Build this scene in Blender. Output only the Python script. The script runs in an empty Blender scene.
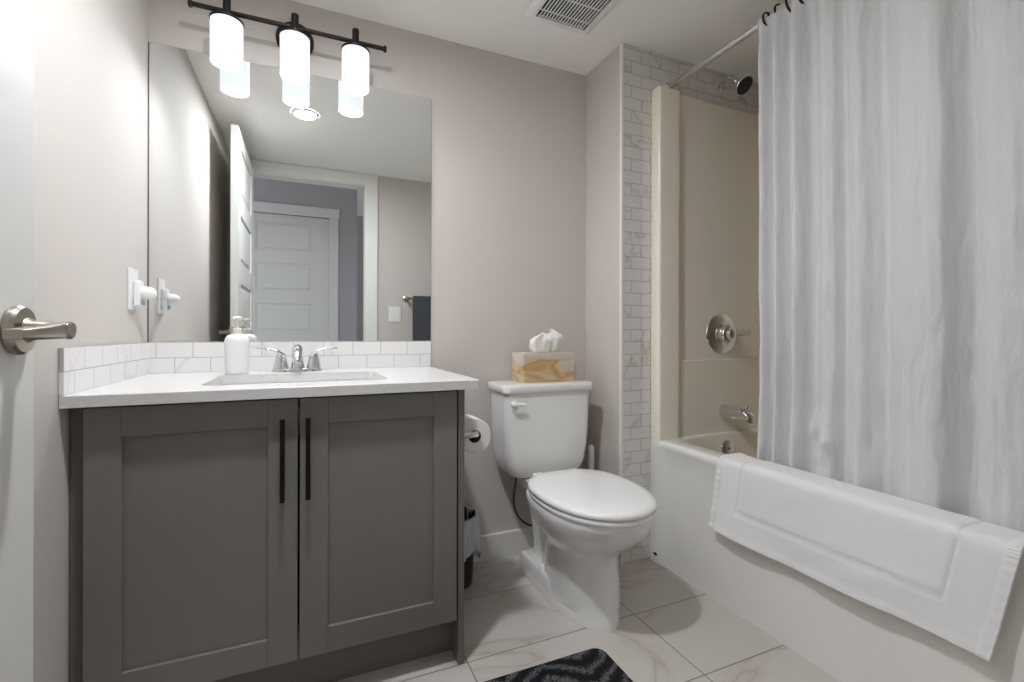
import bpy, bmesh, math, random
from mathutils import Vector, Matrix, noise
random.seed(7)
S = bpy.context.scene
C = S.collection
PI = math.pi
def lin(c):
    if isinstance(c, (int, float)): c = (c, c, c)
    return tuple((v/12.92 if v <= .04045 else ((v+.055)/1.055)**2.4) for v in [x/255 for x in c])
# ---------------------------------------------------------------- camera, world, exposure
cam = bpy.data.objects.new('camera', bpy.data.cameras.new('camera'))
C.objects.link(cam)
cy, sy = math.cos(.4085), math.sin(.4085)
cr, sr = math.cos(.0021), math.sin(.0021)
R0, U0, F0 = Vector((cy, -sy, 0)), Vector((0, 0, 1)), Vector((sy, cy, 0))
R1, U1 = R0*cr + U0*sr, U0*cr - R0*sr
cam.matrix_world = Matrix(((R1.x, U1.x, -F0.x, 0), (R1.y, U1.y, -F0.y, -1.8519),
                           (R1.z, U1.z, -F0.z, .94), (0, 0, 0, 1)))
cam.data.sensor_width = 36
cam.data.lens = 472.7257/1024*36
cam.data.shift_y = -7.46/1024
cam.data.clip_start = .02
S.camera = cam
W = bpy.data.worlds.new('world'); S.world = W; W.use_nodes = True
W.node_tree.nodes['Background'].inputs[0].default_value = (.97, .98, 1.0, 1)
W.node_tree.nodes['Background'].inputs[1].default_value = .27
S.view_settings.view_transform = 'Standard'
S.view_settings.look = 'None'
S.view_settings.exposure = 1.88
S.view_settings.gamma = 1
S.view_settings.use_curve_mapping = False
S.cycles.use_denoising = True
S.cycles.max_bounces = 16
S.cycles.diffuse_bounces = 10
S.cycles.glossy_bounces = 8
SHADE_EMIT, DISC_EMIT = .25, 20.0
LENS_FILL = 190.0  # strong glow added to fill the room; the fixture itself is dim
# ---------------------------------------------------------------- materials
def mat(name, col, rough=.5, metal=0., spec=.5, coat=0., bump=None, alpha=None, trans=0., sss=0.):
    m = bpy.data.materials.new(name); m.use_nodes = True
    nt = m.node_tree; b = nt.nodes['Principled BSDF']
    b.inputs['Base Color'].default_value = (*lin(col), 1)
    b.inputs['Roughness'].default_value = rough
    b.inputs['Metallic'].default_value = metal
    b.inputs['Specular IOR Level'].default_value = spec
    b.inputs['Coat Weight'].default_value = coat
    b.inputs['Coat Roughness'].default_value = .08
    b.inputs['Transmission Weight'].default_value = trans
    if alpha is not None: b.inputs['Alpha'].default_value = alpha
    if bump:
        sc, st, dist, stretch = bump
        tc = nt.nodes.new('ShaderNodeTexCoord'); mp = nt.nodes.new('ShaderNodeMapping')
        mp.inputs['Scale'].default_value = stretch
        n = nt.nodes.new('ShaderNodeTexNoise'); n.inputs['Scale'].default_value = sc; n.inputs['Detail'].default_value = 4
        bp = nt.nodes.new('ShaderNodeBump'); bp.inputs['Strength'].default_value = st; bp.inputs['Distance'].default_value = dist
        L = nt.links.new
        L(tc.outputs['Object'], mp.inputs[0]); L(mp.outputs[0], n.inputs[0]); L(n.outputs[0], bp.inputs['Height']); L(bp.outputs[0], b.inputs['Normal'])
    return m
def ramp(nt, stops):
    r = nt.nodes.new('ShaderNodeValToRGB'); e = r.color_ramp.elements
    while len(e) < len(stops): e.new(.5)
    for q, (p, c) in zip(e, stops): q.position = p; q.color = (*lin(c), 1)
    return r
def marble_color(nt, vec, base, vein, scale, width, seed=0.):
    """thin irregular veins: absolute value of a warped noise"""
    L = nt.links.new
    mp = nt.nodes.new('ShaderNodeMapping'); mp.inputs['Location'].default_value = (seed, seed*1.7, seed*.6)
    mp.inputs['Rotation'].default_value = (.2, .3, .5); mp.inputs['Scale'].default_value = (scale, scale*2.6, scale)
    L(vec, mp.inputs[0])
    n = nt.nodes.new('ShaderNodeTexNoise'); n.inputs['Scale'].default_value = 1.; n.inputs['Detail'].default_value = 5; n.inputs['Distortion'].default_value = .8
    L(mp.outputs[0], n.inputs[0])
    a = nt.nodes.new('ShaderNodeMath'); a.operation = 'SUBTRACT'; a.inputs[1].default_value = .5; L(n.outputs[0], a.inputs[0])
    b = nt.nodes.new('ShaderNodeMath'); b.operation = 'ABSOLUTE'; L(a.outputs[0], b.inputs[0])
    r = ramp(nt, [(0, vein), (width, tuple(.3*v+.7*w for v, w in zip(vein, base))), (min(.9, width*4), base)])
    L(b.outputs[0], r.inputs[0])
    return r.outputs[0]
def tile_mat(name, axes, offs, bw, bh, mortar, base, vein, grout, vscale, vwidth, rough, shift=.5, bumpd=.0012):
    m = bpy.data.materials.new(name); m.use_nodes = True; nt = m.node_tree; L = nt.links.new
    b = nt.nodes['Principled BSDF']; b.inputs['Roughness'].default_value = rough
    g = nt.nodes.new('ShaderNodeNewGeometry'); s = nt.nodes.new('ShaderNodeSeparateXYZ'); L(g.outputs['Position'], s.inputs[0])
    c = nt.nodes.new('ShaderNodeCombineXYZ')
    for k in range(2):
        a = nt.nodes.new('ShaderNodeMath'); a.inputs[1].default_value = offs[k]; L(s.outputs[axes[k]], a.inputs[0]); L(a.outputs[0], c.inputs[k])
    br = nt.nodes.new('ShaderNodeTexBrick'); br.offset = shift; br.offset_frequency = 2; br.squash = 1
    for n, v in (('Scale', 1.), ('Mortar Size', mortar), ('Mortar Smooth', .15), ('Bias', 0.), ('Brick Width', bw), ('Row Height', bh)): br.inputs[n].default_value = v
    br.inputs['Color1'].default_value = (0, 0, 0, 1); br.inputs['Color2'].default_value = (1, 1, 1, 1); br.inputs['Mortar'].default_value = (.5, .5, .5, 1)
    L(c.outputs[0], br.inputs[0])
    # every tile takes its own piece of the stone
    v = nt.nodes.new('ShaderNodeVectorMath'); v.operation = 'MULTIPLY_ADD'; v.inputs[1].default_value = (3.1, 2.3, 4.7)
    L(br.outputs['Color'], v.inputs[0]); L(g.outputs['Position'], v.inputs[2])
    col = marble_color(nt, v.outputs[0], base, vein, vscale, vwidth, 3.)
    mx = nt.nodes.new('ShaderNodeMix'); mx.data_type = 'RGBA'
    L(br.outputs['Fac'], mx.inputs[0]); L(col, mx.inputs[6]); mx.inputs[7].default_value = (*lin(grout), 1)
    L(mx.outputs[2], b.inputs['Base Color'])
    bp = nt.nodes.new('ShaderNodeBump'); bp.invert = True; bp.inputs['Strength'].default_value = .6; bp.inputs['Distance'].default_value = bumpd
    L(br.outputs['Fac'], bp.inputs['Height']); L(bp.outputs[0], b.inputs['Normal'])
    return m
M = {}
M['wall'] = mat('greige_paint', (199, 191, 185), .75, bump=(90, .05, .002, (1, 1, 1)))
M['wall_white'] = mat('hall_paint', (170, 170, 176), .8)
M['ceiling'] = mat('knockdown_ceiling', (243, 241, 237), .9, bump=(38, .35, .005, (1, 1, 1)))
M['trim'] = mat('white_trim_paint', (226, 224, 220), .4)
M['door'] = mat('white_door_paint', (222, 221, 217), .38)
M['hall_door'] = mat('hall_door_paint', (215, 216, 217), .4)
M['hall_floor'] = mat('hall_carpet', (120, 112, 105), .95, bump=(300, .6, .004, (1, 1, 1)))
M['cabinet'] = mat('grey_lacquer', (118, 114, 108), .42)
M['cabinet_in'] = mat('cabinet_shell', (108, 104, 99), .5)
M['black'] = mat('black_metal', (22, 21, 22), .35, .6)
M['dark'] = mat('dark_shade_and_plug', (18, 17, 16), .8)
M['porcelain'] = mat('white_porcelain', (228, 227, 224), .12, coat=.3)
M['plastic'] = mat('white_plastic', (230, 230, 230), .35)
M['seat'] = mat('white_seat_plastic', (232, 231, 229), .22)
M['acrylic'] = mat('white_acrylic', (226, 224, 219), .2)
M['bone_shade'] = mat('bone_shade_acrylic', (238, 230, 215), .22)  # same acrylic as the apron; warmer tone imitates the dimmer light inside
M['chrome'] = mat('chrome', (225, 226, 228), .07, 1.)
M['nickel'] = mat('satin_nickel', (172, 164, 152), .28, 1.)
M['bronze'] = mat('dark_bronze', (44, 41, 40), .42, .7)
M['mirror'] = mat('mirror_silver', (238, 241, 240), .0, 1.)
M['quartz'] = mat('white_quartz', (226, 225, 224), .25)
M['soap'] = mat('white_soap_bottle', (226, 226, 224), .3)
M['pump'] = mat('ivory_pump', (214, 208, 196), .35)
M['paper'] = mat('soft_white_paper', (232, 229, 226), .95, bump=(200, .2, .001, (1, 1, 1)))
M['core'] = mat('cardboard_core', (120, 104, 88), .9)
M['bin'] = mat('black_plastic_bin', (22, 22, 23), .35)
M['hose'] = mat('braided_hose', (92, 62, 58), .5, .2)
M['towel_dark'] = mat('charcoal_terry', (72, 74, 78), .95, bump=(350, .8, .004, (1, 1, 1)))
M['frost'] = mat('frosted_lever', (232, 228, 220), .25, trans=.3)
M['rubber'] = mat('spray_nozzles', (46, 46, 42), .6)
# quartz with faint flecks
nt = M['quartz'].node_tree
tc = nt.nodes.new('ShaderNodeTexCoord'); n = nt.nodes.new('ShaderNodeTexNoise'); n.inputs['Scale'].default_value = 120; n.inputs['Detail'].default_value = 6
r = ramp(nt, [(0, (184, 181, 178)), (.42, (206, 204, 202)), (1, (214, 212, 210))])
nt.links.new(tc.outputs['Object'], n.inputs[0]); nt.links.new(n.outputs[0], r.inputs[0]); nt.links.new(r.outputs[0], nt.nodes['Principled BSDF'].inputs['Base Color'])
WT, WV, WG = (226, 224, 222), (212, 208, 204), (178, 174, 170)
M['tile_back'] = tile_mat('splash_tile_back', (0, 2), (20.045+.0, 9.991), .1, .05, .0011, WT, WV, WG, 1.4, .003, .16)
M['tile_left'] = tile_mat('splash_tile_left', (1, 2), (20.094, 9.991), .1, .05, .0011, WT, WV, WG, 1.4, .003, .16)
M['tile_tub'] = tile_mat('alcove_tile', (0, 2), (20.034, 9.9935), .1, .05, .0013, (216, 213, 209), (186, 180, 174), (168, 162, 156), 1.8, .005, .2)
M['tile_floor'] = tile_mat('floor_tile', (0, 1), (20.6383, 12.4576), .585, .305, .0022, (199, 192, 186), (176, 165, 156), (136, 126, 118), .9, .008, .28, 0., .0008)
def fabric_mat(name, col, sc, st, dist, stretch, translucent=.0, fine=None):
    m = mat(name, col, .9, spec=.2, bump=(sc, st, dist, stretch)); nt = m.node_tree; L = nt.links.new
    b = nt.nodes['Principled BSDF']; b.inputs['Sheen Weight'].default_value = .2
    if translucent:
        t = nt.nodes.new('ShaderNodeBsdfTranslucent'); t.inputs[0].default_value = (*lin(col), 1)
        x = nt.nodes.new('ShaderNodeMixShader'); x.inputs[0].default_value = translucent
        L(b.outputs[0], x.inputs[1]); L(t.outputs[0], x.inputs[2]); L(x.outputs[0], nt.nodes['Material Output'].inputs[0])
    return m
M['curtain'] = fabric_mat('white_crinkle_cotton', (222, 222, 222), 36, .8, .0075, (1, 1.3, .42), .12)
M['terry'] = fabric_mat('white_terry', (228, 227, 226), 700, .35, .002, (1, 1, 1))
M['liner'] = mat('clear_bag_film', (238, 240, 242), .22, alpha=.66, bump=(55, .9, .012, (1, 1, .5)))
def emit(name, col, s, base=(235, 238, 242)):
    m = bpy.data.materials.new(name); m.use_nodes = True; b = m.node_tree.nodes['Principled BSDF']
    b.inputs['Base Color'].default_value = (*lin(base), 1); b.inputs['Roughness'].default_value = .3
    b.inputs['Emission Color'].default_value = (*col, 1); b.inputs['Emission Strength'].default_value = s
    return m
M['shade'] = emit('lit_opal_glass', (.945, .985, 1.035), SHADE_EMIT, (150, 152, 156))
M['lens'] = emit('fill_ceiling_lens', (.945, .985, 1.035), LENS_FILL)
M['disc'] = emit('lit_diffuser', (.945, .985, 1.035), DISC_EMIT)
def box_pattern():
    m = bpy.data.materials.new('tissue_box_print'); m.use_nodes = True; nt = m.node_tree; L = nt.links.new
    b = nt.nodes['Principled BSDF']; b.inputs['Roughness'].default_value = .45
    tc = nt.nodes.new('ShaderNodeTexCoord'); mp = nt.nodes.new('ShaderNodeMapping'); mp.inputs['Scale'].default_value = (5.5, 5.5, 16)
    n = nt.nodes.new('ShaderNodeTexNoise'); n.inputs['Scale'].default_value = 1.; n.inputs['Detail'].default_value = 1.5; n.inputs['Distortion'].default_value = .6
    s_ = nt.nodes.new('ShaderNodeSeparateXYZ'); a_ = nt.nodes.new('ShaderNodeMath'); a_.operation = 'MULTIPLY_ADD'; a_.inputs[1].default_value = 4.2
    d_ = nt.nodes.new('ShaderNodeMath'); d_.operation = 'MULTIPLY_ADD'; d_.inputs[1].default_value = 1.3
    r = ramp(nt, [(.30, (196, 178, 150)), (.42, (190, 156, 108)), (.52, (176, 140, 92)), (.60, (206, 180, 140)), (.66, (196, 180, 158)), (.76, (198, 186, 170)), (.95, (212, 198, 184))])
    L(tc.outputs['Object'], mp.inputs[0]); L(mp.outputs[0], n.inputs[0]); L(tc.outputs['Object'], s_.inputs[0])
    L(n.outputs[0], d_.inputs[0]); d_.inputs[2].default_value = -.28
    L(s_.outputs[2], a_.inputs[0]); L(d_.outputs[0], a_.inputs[2]); L(a_.outputs[0], r.inputs[0]); L(r.outputs[0], b.inputs['Base Color'])
    return m
M['tissue_box'] = box_pattern()
def rug_mat():
    m = bpy.data.materials.new('charcoal_tufted_pile'); m.use_nodes = True; nt = m.node_tree; L = nt.links.new
    b = nt.nodes['Principled BSDF']; b.inputs['Roughness'].default_value = .95; b.inputs['Specular IOR Level'].default_value = .1
    g = nt.nodes.new('ShaderNodeNewGeometry'); s = nt.nodes.new('ShaderNodeSeparateXYZ'); L(g.outputs['Position'], s.inputs[0])
    def mth(op, a, bb):
        k = nt.nodes.new('ShaderNodeMath'); k.operation = op
        for i, v in enumerate((a, bb)):
            if v is None: continue
            if isinstance(v, (int, float)): k.inputs[i].default_value = v
            else: L(v, k.inputs[i])
        return k.outputs[0]
    # leaf / chevron stripes: distance from nearest spine, skewed along y
    pp = mth('PINGPONG', mth('ADD', s.outputs[0], 4.0), .115)
    nz = nt.nodes.new('ShaderNodeTexNoise'); nz.inputs['Scale'].default_value = 16; L(g.outputs['Position'], nz.inputs[0])
    w = mth('ADD', mth('ADD', mth('MULTIPLY', s.outputs[1], 22.), mth('MULTIPLY', pp, 15.)), mth('MULTIPLY', nz.outputs[0], 1.1))
    sn = mth('SINE', mth('MULTIPLY', w, 5.2), None)
    fine = nt.nodes.new('ShaderNodeTexNoise'); fine.inputs['Scale'].default_value = 230; L(g.outputs['Position'], fine.inputs[0])
    tot = mth('ADD', mth('MULTIPLY', sn, .28), mth('MULTIPLY', mth('SUBTRACT', fine.outputs[0], .5), 1.5))
    r = ramp(nt, [(.36, (30, 30, 32)), (.62, (52, 52, 55)), (.8, (104, 104, 107))])
    L(mth('ADD', tot, .5), r.inputs[0]); L(r.outputs[0], b.inputs['Base Color'])
    bp = nt.nodes.new('ShaderNodeBump'); bp.inputs['Strength'].default_value = 1; bp.inputs['Distance'].default_value = .006
    L(fine.outputs[0], bp.inputs['Height']); L(bp.outputs[0], b.inputs['Normal'])
    return m
M['rug'] = rug_mat()
# ---------------------------------------------------------------- mesh helpers
def link(name, bm, m, parent=None, smooth=False, bevel=0., seg=2, angle=35):
    """one mesh object; coordinates are given in world space and re-based to the thing's origin"""
    off = Vector((0, 0, 0)); p = parent
    while p is not None: off = off + p.location; p = p.parent
    bmesh.ops.recalc_face_normals(bm, faces=bm.faces)
    if parent is None:
        # origin at the base centre
        xs = [v.co for v in bm.verts]
        o0 = Vector(((min(c.x for c in xs)+max(c.x for c in xs))/2, (min(c.y for c in xs)+max(c.y for c in xs))/2, min(c.z for c in xs)))
    else: o0 = Vector((0, 0, 0))
    bmesh.ops.translate(bm, verts=bm.verts, vec=-(off+o0))
    me = bpy.data.meshes.new(name); bm.to_mesh(me); bm.free()
    ob = bpy.data.objects.new(name, me); C.objects.link(ob); ob.location = o0
    for q in (m if isinstance(m, (list, tuple)) else [m]): me.materials.append(q)
    if parent: ob.parent = parent
    if smooth:
        for f in me.polygons: f.use_smooth = True
        me.set_sharp_from_angle(angle=math.radians(angle))
    if bevel:
        b = ob.modifiers.new('bevel', 'BEVEL'); b.width = bevel; b.segments = seg; b.limit_method = 'ANGLE'; b.angle_limit = math.radians(40)
        for f in me.polygons: f.use_smooth = True
        me.set_sharp_from_angle(angle=math.radians(50))
        wn = ob.modifiers.new('normals', 'WEIGHTED_NORMAL'); wn.keep_sharp = True
    return ob
def thing(name, loc, label, cat, group=None):
    o = bpy.data.objects.new(name, None); C.objects.link(o); o.location = loc; o.empty_display_size = .05
    return tag(o, label, cat, group)
def tag(o, label, cat, group=None):
    o['label'] = label; o['category'] = cat
    if group: o['group'] = group
    return o
def struct(name, bm, m, parent=None, **k):
    o = link(name, bm, m, parent, **k)
    if parent is None: o['kind'] = 'structure'
    return o
def BM(): return bmesh.new()
def box(bm, x0, x1, y0, y1, z0, z1):
    v = [bm.verts.new((x, y, z)) for z in (z0, z1) for x, y in ((x0, y0), (x1, y0), (x1, y1), (x0, y1))]
    for f in ((3, 2, 1, 0), (4, 5, 6, 7), (0, 1, 5, 4), (1, 2, 6, 5), (2, 3, 7, 6), (3, 0, 4, 7)): bm.faces.new([v[i] for i in f])
    return bm
def bx(*a): return box(BM(), *a)
def loft(bm, rings, cap0=True, cap1=True, closed=True):
    R = [[bm.verts.new(p) for p in r] for r in rings]
    n = len(R[0])
    for a, b in zip(R, R[1:]):
        for i in range(n if closed else n-1):
            j = (i+1) % n
            bm.faces.new((a[i], a[j], b[j], b[i]))
    if cap0: bm.faces.new(R[0][::-1])
    if cap1: bm.faces.new(R[-1])
    return bm
def circ(r, n=32, sx=1., sy_=1.): return [(r*sx*math.cos(2*PI*i/n), r*sy_*math.sin(2*PI*i/n)) for i in range(n)]
def lathe(bm, prof, loc=(0, 0, 0), axis='z', n=32, cap0=True, cap1=True):
    """prof: (radius, height) list along the axis"""
    loc = Vector(loc)
    if isinstance(axis, str): ax = {'x': Vector((1, 0, 0)), 'y': Vector((0, -1, 0)), 'z': Vector((0, 0, 1))}[axis]
    else: ax = Vector(axis).normalized()
    t = Vector((0, 0, 1)) if abs(ax.z) < .9 else Vector((1, 0, 0))
    u = ax.cross(t).normalized(); w = ax.cross(u)
    return loft(bm, [[loc + ax*h + u*x + w*y for x, y in circ(max(r, 1e-4), n)] for r, h in prof], cap0, cap1)
def spline(pts, k=8):
    P = [Vector(p) for p in pts]; out = []
    for i in range(len(P)-1):
        p0 = P[max(i-1, 0)]; p1 = P[i]; p2 = P[i+1]; p3 = P[min(i+2, len(P)-1)]
        for j in range(k):
            t = j/k
            out.append(.5*((2*p1)+(p2-p0)*t+(2*p0-5*p1+4*p2-p3)*t*t+(3*p1-p0-3*p2+p3)*t**3))
    out.append(P[-1]); return out
def tube(bm, pts, r, n=14, k=8, flat=None):
    """swept round (or flattened) section; r may be a list per control point"""
    rs = r if isinstance(r, (list, tuple)) else [r]*len(pts)
    path = spline(pts, k) if k > 1 else [Vector(p) for p in pts]
    if k > 1:
        rr_ = [rs[min(i//k, len(rs)-1)]*(1-(i % k)/k)+rs[min(i//k+1, len(rs)-1)]*((i % k)/k) for i in range(len(path))]
    else: rr_ = rs
    d = (path[1]-path[0]).normalized(); up = Vector((0, 0, 1)) if abs(d.z) < .9 else Vector((1, 0, 0))
    u = d.cross(up).normalized(); rings = []
    for i, p in enumerate(path):
        d = (path[min(i+1, len(path)-1)]-path[max(i-1, 0)]).normalized()
        u = (u - d*u.dot(d)).normalized(); w = d.cross(u)
        f = flat or (1, 1)
        rings.append([p + u*x*f[0] + w*y*f[1] for x, y in circ(rr_[i], n)])
    return loft(bm, rings)
def rr(x0, x1, y0, y1, r, n=6):
    out = []
    for cx, cy_, a in ((x1-r, y1-r, 0), (x0+r, y1-r, PI/2), (x0+r, y0+r, PI), (x1-r, y0+r, 1.5*PI)):
        for i in range(n+1):
            t = a+PI/2*i/n; out.append((cx+r*math.cos(t), cy_+r*math.sin(t)))
    return out
def at_z(r, z): return [(x, y, z) for x, y in r]
def rbox(bm, x0, x1, y0, y1, z0, z1, r, e=.004, n=6, taper=0):
    """upright box with rounded vertical corners and eased top / bottom edges"""
    rings = [at_z(rr(x0+e, x1-e, y0+e, y1-e, max(r-e, .001), n), z0), at_z(rr(x0, x1, y0, y1, r, n), z0+e),
             at_z(rr(x0+taper, x1-taper, y0+taper, y1-taper, r, n), z1-e), at_z(rr(x0+e+taper, x1-e-taper, y0+e+taper, y1-e-taper, max(r-e, .001), n), z1)]
    return loft(bm, rings)
# ---------------------------------------------------------------- the room
XL, XR, XS, H = -.469, 2.078, 1.168, 2.12
YT, YF = -.2695, -1.81          # tiled alcove wall, door wall
JL, JR = -.37, .39              # door opening
struct('floor', bx(XL-.1, XR+.1, YF-.11, .1, -.1, 0), M['tile_floor'])
struct('floor_hall', bx(-1.6, XR+.1, -4.4, YF-.11, -.1, 0), M['hall_floor'])
struct('ceiling', bx(XL-.1, XR+.1, YF, .1, H, H+.08), M['ceiling'])
struct('ceiling_hall', bx(-1.6, XR+.1, -4.4, YF, 2.42, 2.5), M['ceiling'])
struct('wall_back', bx(XL-.1, XR+.1, 0, .1, 0, H), M['wall'])
struct('wall_left', bx(XL-.1, XL, YF, 0, 0, H), M['wall'])
struct('wall_right', bx(XR, XR+.1, YF, 0, 0, H), M['wall'])
struct('wall_alcove', bx(XS, XR, YT+.010, 0, 0, H), M['wall'], bevel=.002)
bm = BM(); box(bm, XL-.1, JL-.02, YF-.11, YF, 0, 2.42); box(bm, JR+.02, XR+.1, YF-.11, YF, 0, 2.42); box(bm, JL-.02, JR+.02, YF-.11, YF, 2.05, 2.42)
struct('wall_front', bm, M['wall'])
bm = BM(); box(bm, -1.6, -.62, -3.12, -3.0, 0, 2.42); box(bm, .22, .444, -3.12, -3.0, 0, 2.42); box(bm, -.62, .22, -3.12, -3.0, 2.05, 2.42)
struct('wall_hall', bm, M['wall_white'])
struct('wall_hall_end', bx(-1.6, XR+.1, -4.5, -4.4, 0, 2.42), M['wall_white'])
# tiled face of the plumbing wall, with a white edge strip on its outer corner
struct('wall_tile', bx(XS+.006, XR, YT, YT+.010, 0, H), M['tile_tub'])
struct('trim_1', bx(XS-.001, XS+.007, YT-.002, YT+.012, 0, H), M['trim'])
# baseboards
bm = BM(); box(bm, .4115, XS, -.015, 0, 0, .103)
struct('baseboard_back', bm, M['trim'], bevel=.003)
struct('baseboard_alcove', bx(XS-.015, XS, YT+.012, -.015, 0, .103), M['trim'], bevel=.003)
struct('baseboard_left', bx(XL, XL+.014, YF, -.60, 0, .103), M['trim'], bevel=.003)
struct('baseboard_front', bx(JR+.095, 1.31, YF, YF+.014, 0, .103), M['trim'], bevel=.003)
# door frame: jambs and casings
bm = BM(); box(bm, JL-.02, JL, YF-.11, YF, 0, 2.05); box(bm, JR, JR+.02, YF-.11, YF, 0, 2.05); box(bm, JL, JR, YF-.11, YF, 2.03, 2.05)
struct('trim_2', bm, M['trim'])
bm = BM()
for y0, y1 in ((YF, YF+.015), (YF-.125, YF-.11)):
    box(bm, JR+.004, JR+.09, y0, y1, 0, 2.036); box(bm, JL-.085, JL-.004, y0, y1, 0, 2.036); box(bm, JL-.085, JR+.09, y0, y1, 2.036, 2.116)
struct('trim_3', bm, M['trim'], bevel=.002)
bm = BM()
for x0, x1 in ((-.66, -.575), (.186, .27)): box(bm, x0, x1, -3.0, -2.982, 0, 2.036)
box(bm, -.67, .28, -3.0, -2.978, 2.036, 2.125)
struct('trim_4', bm, M['hall_door'], bevel=.002)
def panel_door(bm, w, h, t, st=.115):
    """five-panel slab in local x (width), y (thickness), z; recessed panels on both faces"""
    box(bm, 0, st, 0, t, 0, h); box(bm, w-st, w, 0, t, 0, h)
    zs = [.19]
    for i in range(5): zs += [.19+i*.373+.0, .19+i*.373+.265]
    edges = [0]+[v for i in range(5) for v in (.19+i*.373, .19+i*.373+.265)]+[h]
    for a, b in zip(edges[0::2], edges[1::2]): box(bm, st, w-st, 0, t, a, b)
    for i in range(5):
        a, b = .19+i*.373, .19+i*.373+.265
        box(bm, st-.002, w-st+.002, .009, t-.009, a-.002, b+.002)
        m_ = .022
        for s, y in ((-1, .009), (1, t-.009)):
            q0 = rr(st, w-st, a, b, .0005, 1); q1 = rr(st+m_, w-st-m_, a+m_, b-m_, .0005, 1); q2 = rr(st+m_*1.6, w-st-m_*1.6, a+m_*1.6, b-m_*1.6, .0005, 1)
            loft(bm, [[(x, y, z) for x, z in q0], [(x, y+s*.001, z) for x, z in q1], [(x, y+s*.006, z) for x, z in q2]], False, True)
    return bm
bm = panel_door(BM(), .757, 2.022, .035)
bmesh.ops.transform(bm, matrix=Matrix.Translation((JL+.0345, -1.775, .012)) @ Matrix.Rotation(PI/2, 4, 'Z'), verts=bm.verts)
door = struct('door_1', bm, M['door'])
HX, HY, HZ = JL+.0345, -1.066, .943
for side in (1, -1):
    x0 = HX if side == 1 else HX-.035
    ax = (side, 0, 0)
    rose = link('handle_rose', lathe(BM(), [(.029, 0), (.031, .003), (.031, .008), (.028, .012), (.016, .014), (.0125, .020), (.0105, .050), (.0115, .052), (.0115, .056), (.009, .058)], (x0, HY, HZ), ax, 40), M['nickel'], door, True, angle=30)
    bm = BM(); X = x0+side*.046; pr = []
    for yy, cx_, hw_, cz_, hh_ in ((.012, 0, .006, 0, .0085), (.008, 0, .0085, 0, .0105), (-.01, 0, .0095, -.0005, .0105), (-.04, .002, .0095, -.002, .0085), (-.08, .002, .0095, -.004, .0068), (-.106, .000, .0095, -.005, .0060), (-.109, 0, .0085, -.005, .0050)):
        pr.append([(X+side*cx_+a_, HY+yy, HZ+cz_+b_) for a_, b_ in rr(-hw_, hw_, -hh_, hh_, min(hw_, hh_)*.45, 4)])
    loft(bm, pr)
    link('handle_lever', bm, M['nickel'], door, True, angle=30)
bm = BM(); box(bm, HX-.030, HX-.005, -1.0183, -1.0170, HZ-.028, HZ+.028)
link('latch_plate', bm, M['nickel'], door)
bm = panel_door(BM(), .756, 2.022, .035, .14)
bmesh.ops.translate(bm, verts=bm.verts, vec=(-.571, -3.045, .010))
d2 = struct('door_2', bm, M['hall_door'])
# ---------------------------------------------------------------- vanity
VF = -.565                      # face of the doors
CT = .81
van = thing('vanity_cabinet', (-.02, -.30, 0), 'grey shaker vanity cabinet with two doors under the white countertop', 'cabinet')
bm = BM()
box(bm, .3935, .4115, -.563, -.002, 0, .782)          # right gable, to the floor
box(bm, -.4665, -.449, -.540, -.002, 0, .782)         # left gable
box(bm, -.449, .3935, -.540, -.002, .118, .136)       # bottom
box(bm, -.449, .3935, -.018, -.002, .136, .782)       # back
box(bm, -.449, .3935, -.540, -.520, .752, .782)       # top rail
link('carcass', bm, M['cabinet_in'], van, bevel=.0012)
link('toe_kick', bx(-.449, .3935, -.492, -.476, 0, .118), M['cabinet_in'], van)
link('filler_strip', bx(-.4665, -.4425, -.545, -.540, 0, .782), M['cabinet_in'], van)
def shaker(x0, x1, z0, z1, hx, side):
    bm = BM(); s = .066; y0, y1 = VF, VF+.019
    box(bm, x0, x0+s, y0, y1, z0, z1); box(bm, x1-s, x1, y0, y1, z0, z1)
    box(bm, x0+s, x1-s, y0, y1, z0, z0+s); box(bm, x0+s, x1-s, y0, y1, z1-s, z1)
    box(bm, x0+s-.004, x1-s+.004, y0+.0085, y1-.002, z0+s-.004, z1-s+.004)
    d = link('door', bm, M['cabinet'], van, bevel=.0012)
    bm = BM(); box(bm, hx-.0055, hx+.0055, VF-.034, VF-.024, .533, .733)
    for z in (.553, .713): box(bm, hx-.0045, hx+.0045, VF-.026, VF+.0005, z-.0045, z+.0045)
    link('handle', bm, M['black'], d, bevel=.001)
    return d
shaker(-.4385, -.0215, .1285, .7775, -.0545, 1)
shaker(-.0165, .3885, .1285, .7775, .0020, -1)
# countertop with an undermount rectangular basin
top = thing('countertop', (-.012, -.30, .784), 'white quartz countertop with sink on the grey vanity cabinet', 'countertop')
bm = BM()
hole = rr(-.243, .213, -.492, -.168, .035, 8)
X0, X1, Y0, Y1 = XL+.0005, .4455, -.5935, -.0005
def outer(e): return rr(X0+e, X1-e, Y0+e, Y1-e, .003, 8)
loft(bm, [at_z(hole, .784), at_z(outer(.0), .784), at_z(outer(0), CT-.002), at_z(outer(.002), CT), at_z(hole, CT), at_z(hole, .784)], False, False)
bmesh.ops.remove_doubles(bm, verts=bm.verts, dist=1e-6)
link('slab', bm, M['quartz'], top, True, angle=30)
bm = BM()
def hr(i, r): return rr(-.243+i, .213-i, -.492+i, -.168-i, r, 8)
loft(bm, [at_z(hr(-.02, .05), .7836), at_z(hr(-.003, .035), .7836), at_z(hr(0, .035), .770), at_z(hr(.012, .045), .70), at_z(hr(.03, .05), .672), at_z(hr(.07, .06), .662), at_z(hr(.14, .02), .658)], False, True)
basin = link('sink_basin', bm, M['porcelain'], top, True, angle=60)
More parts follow.
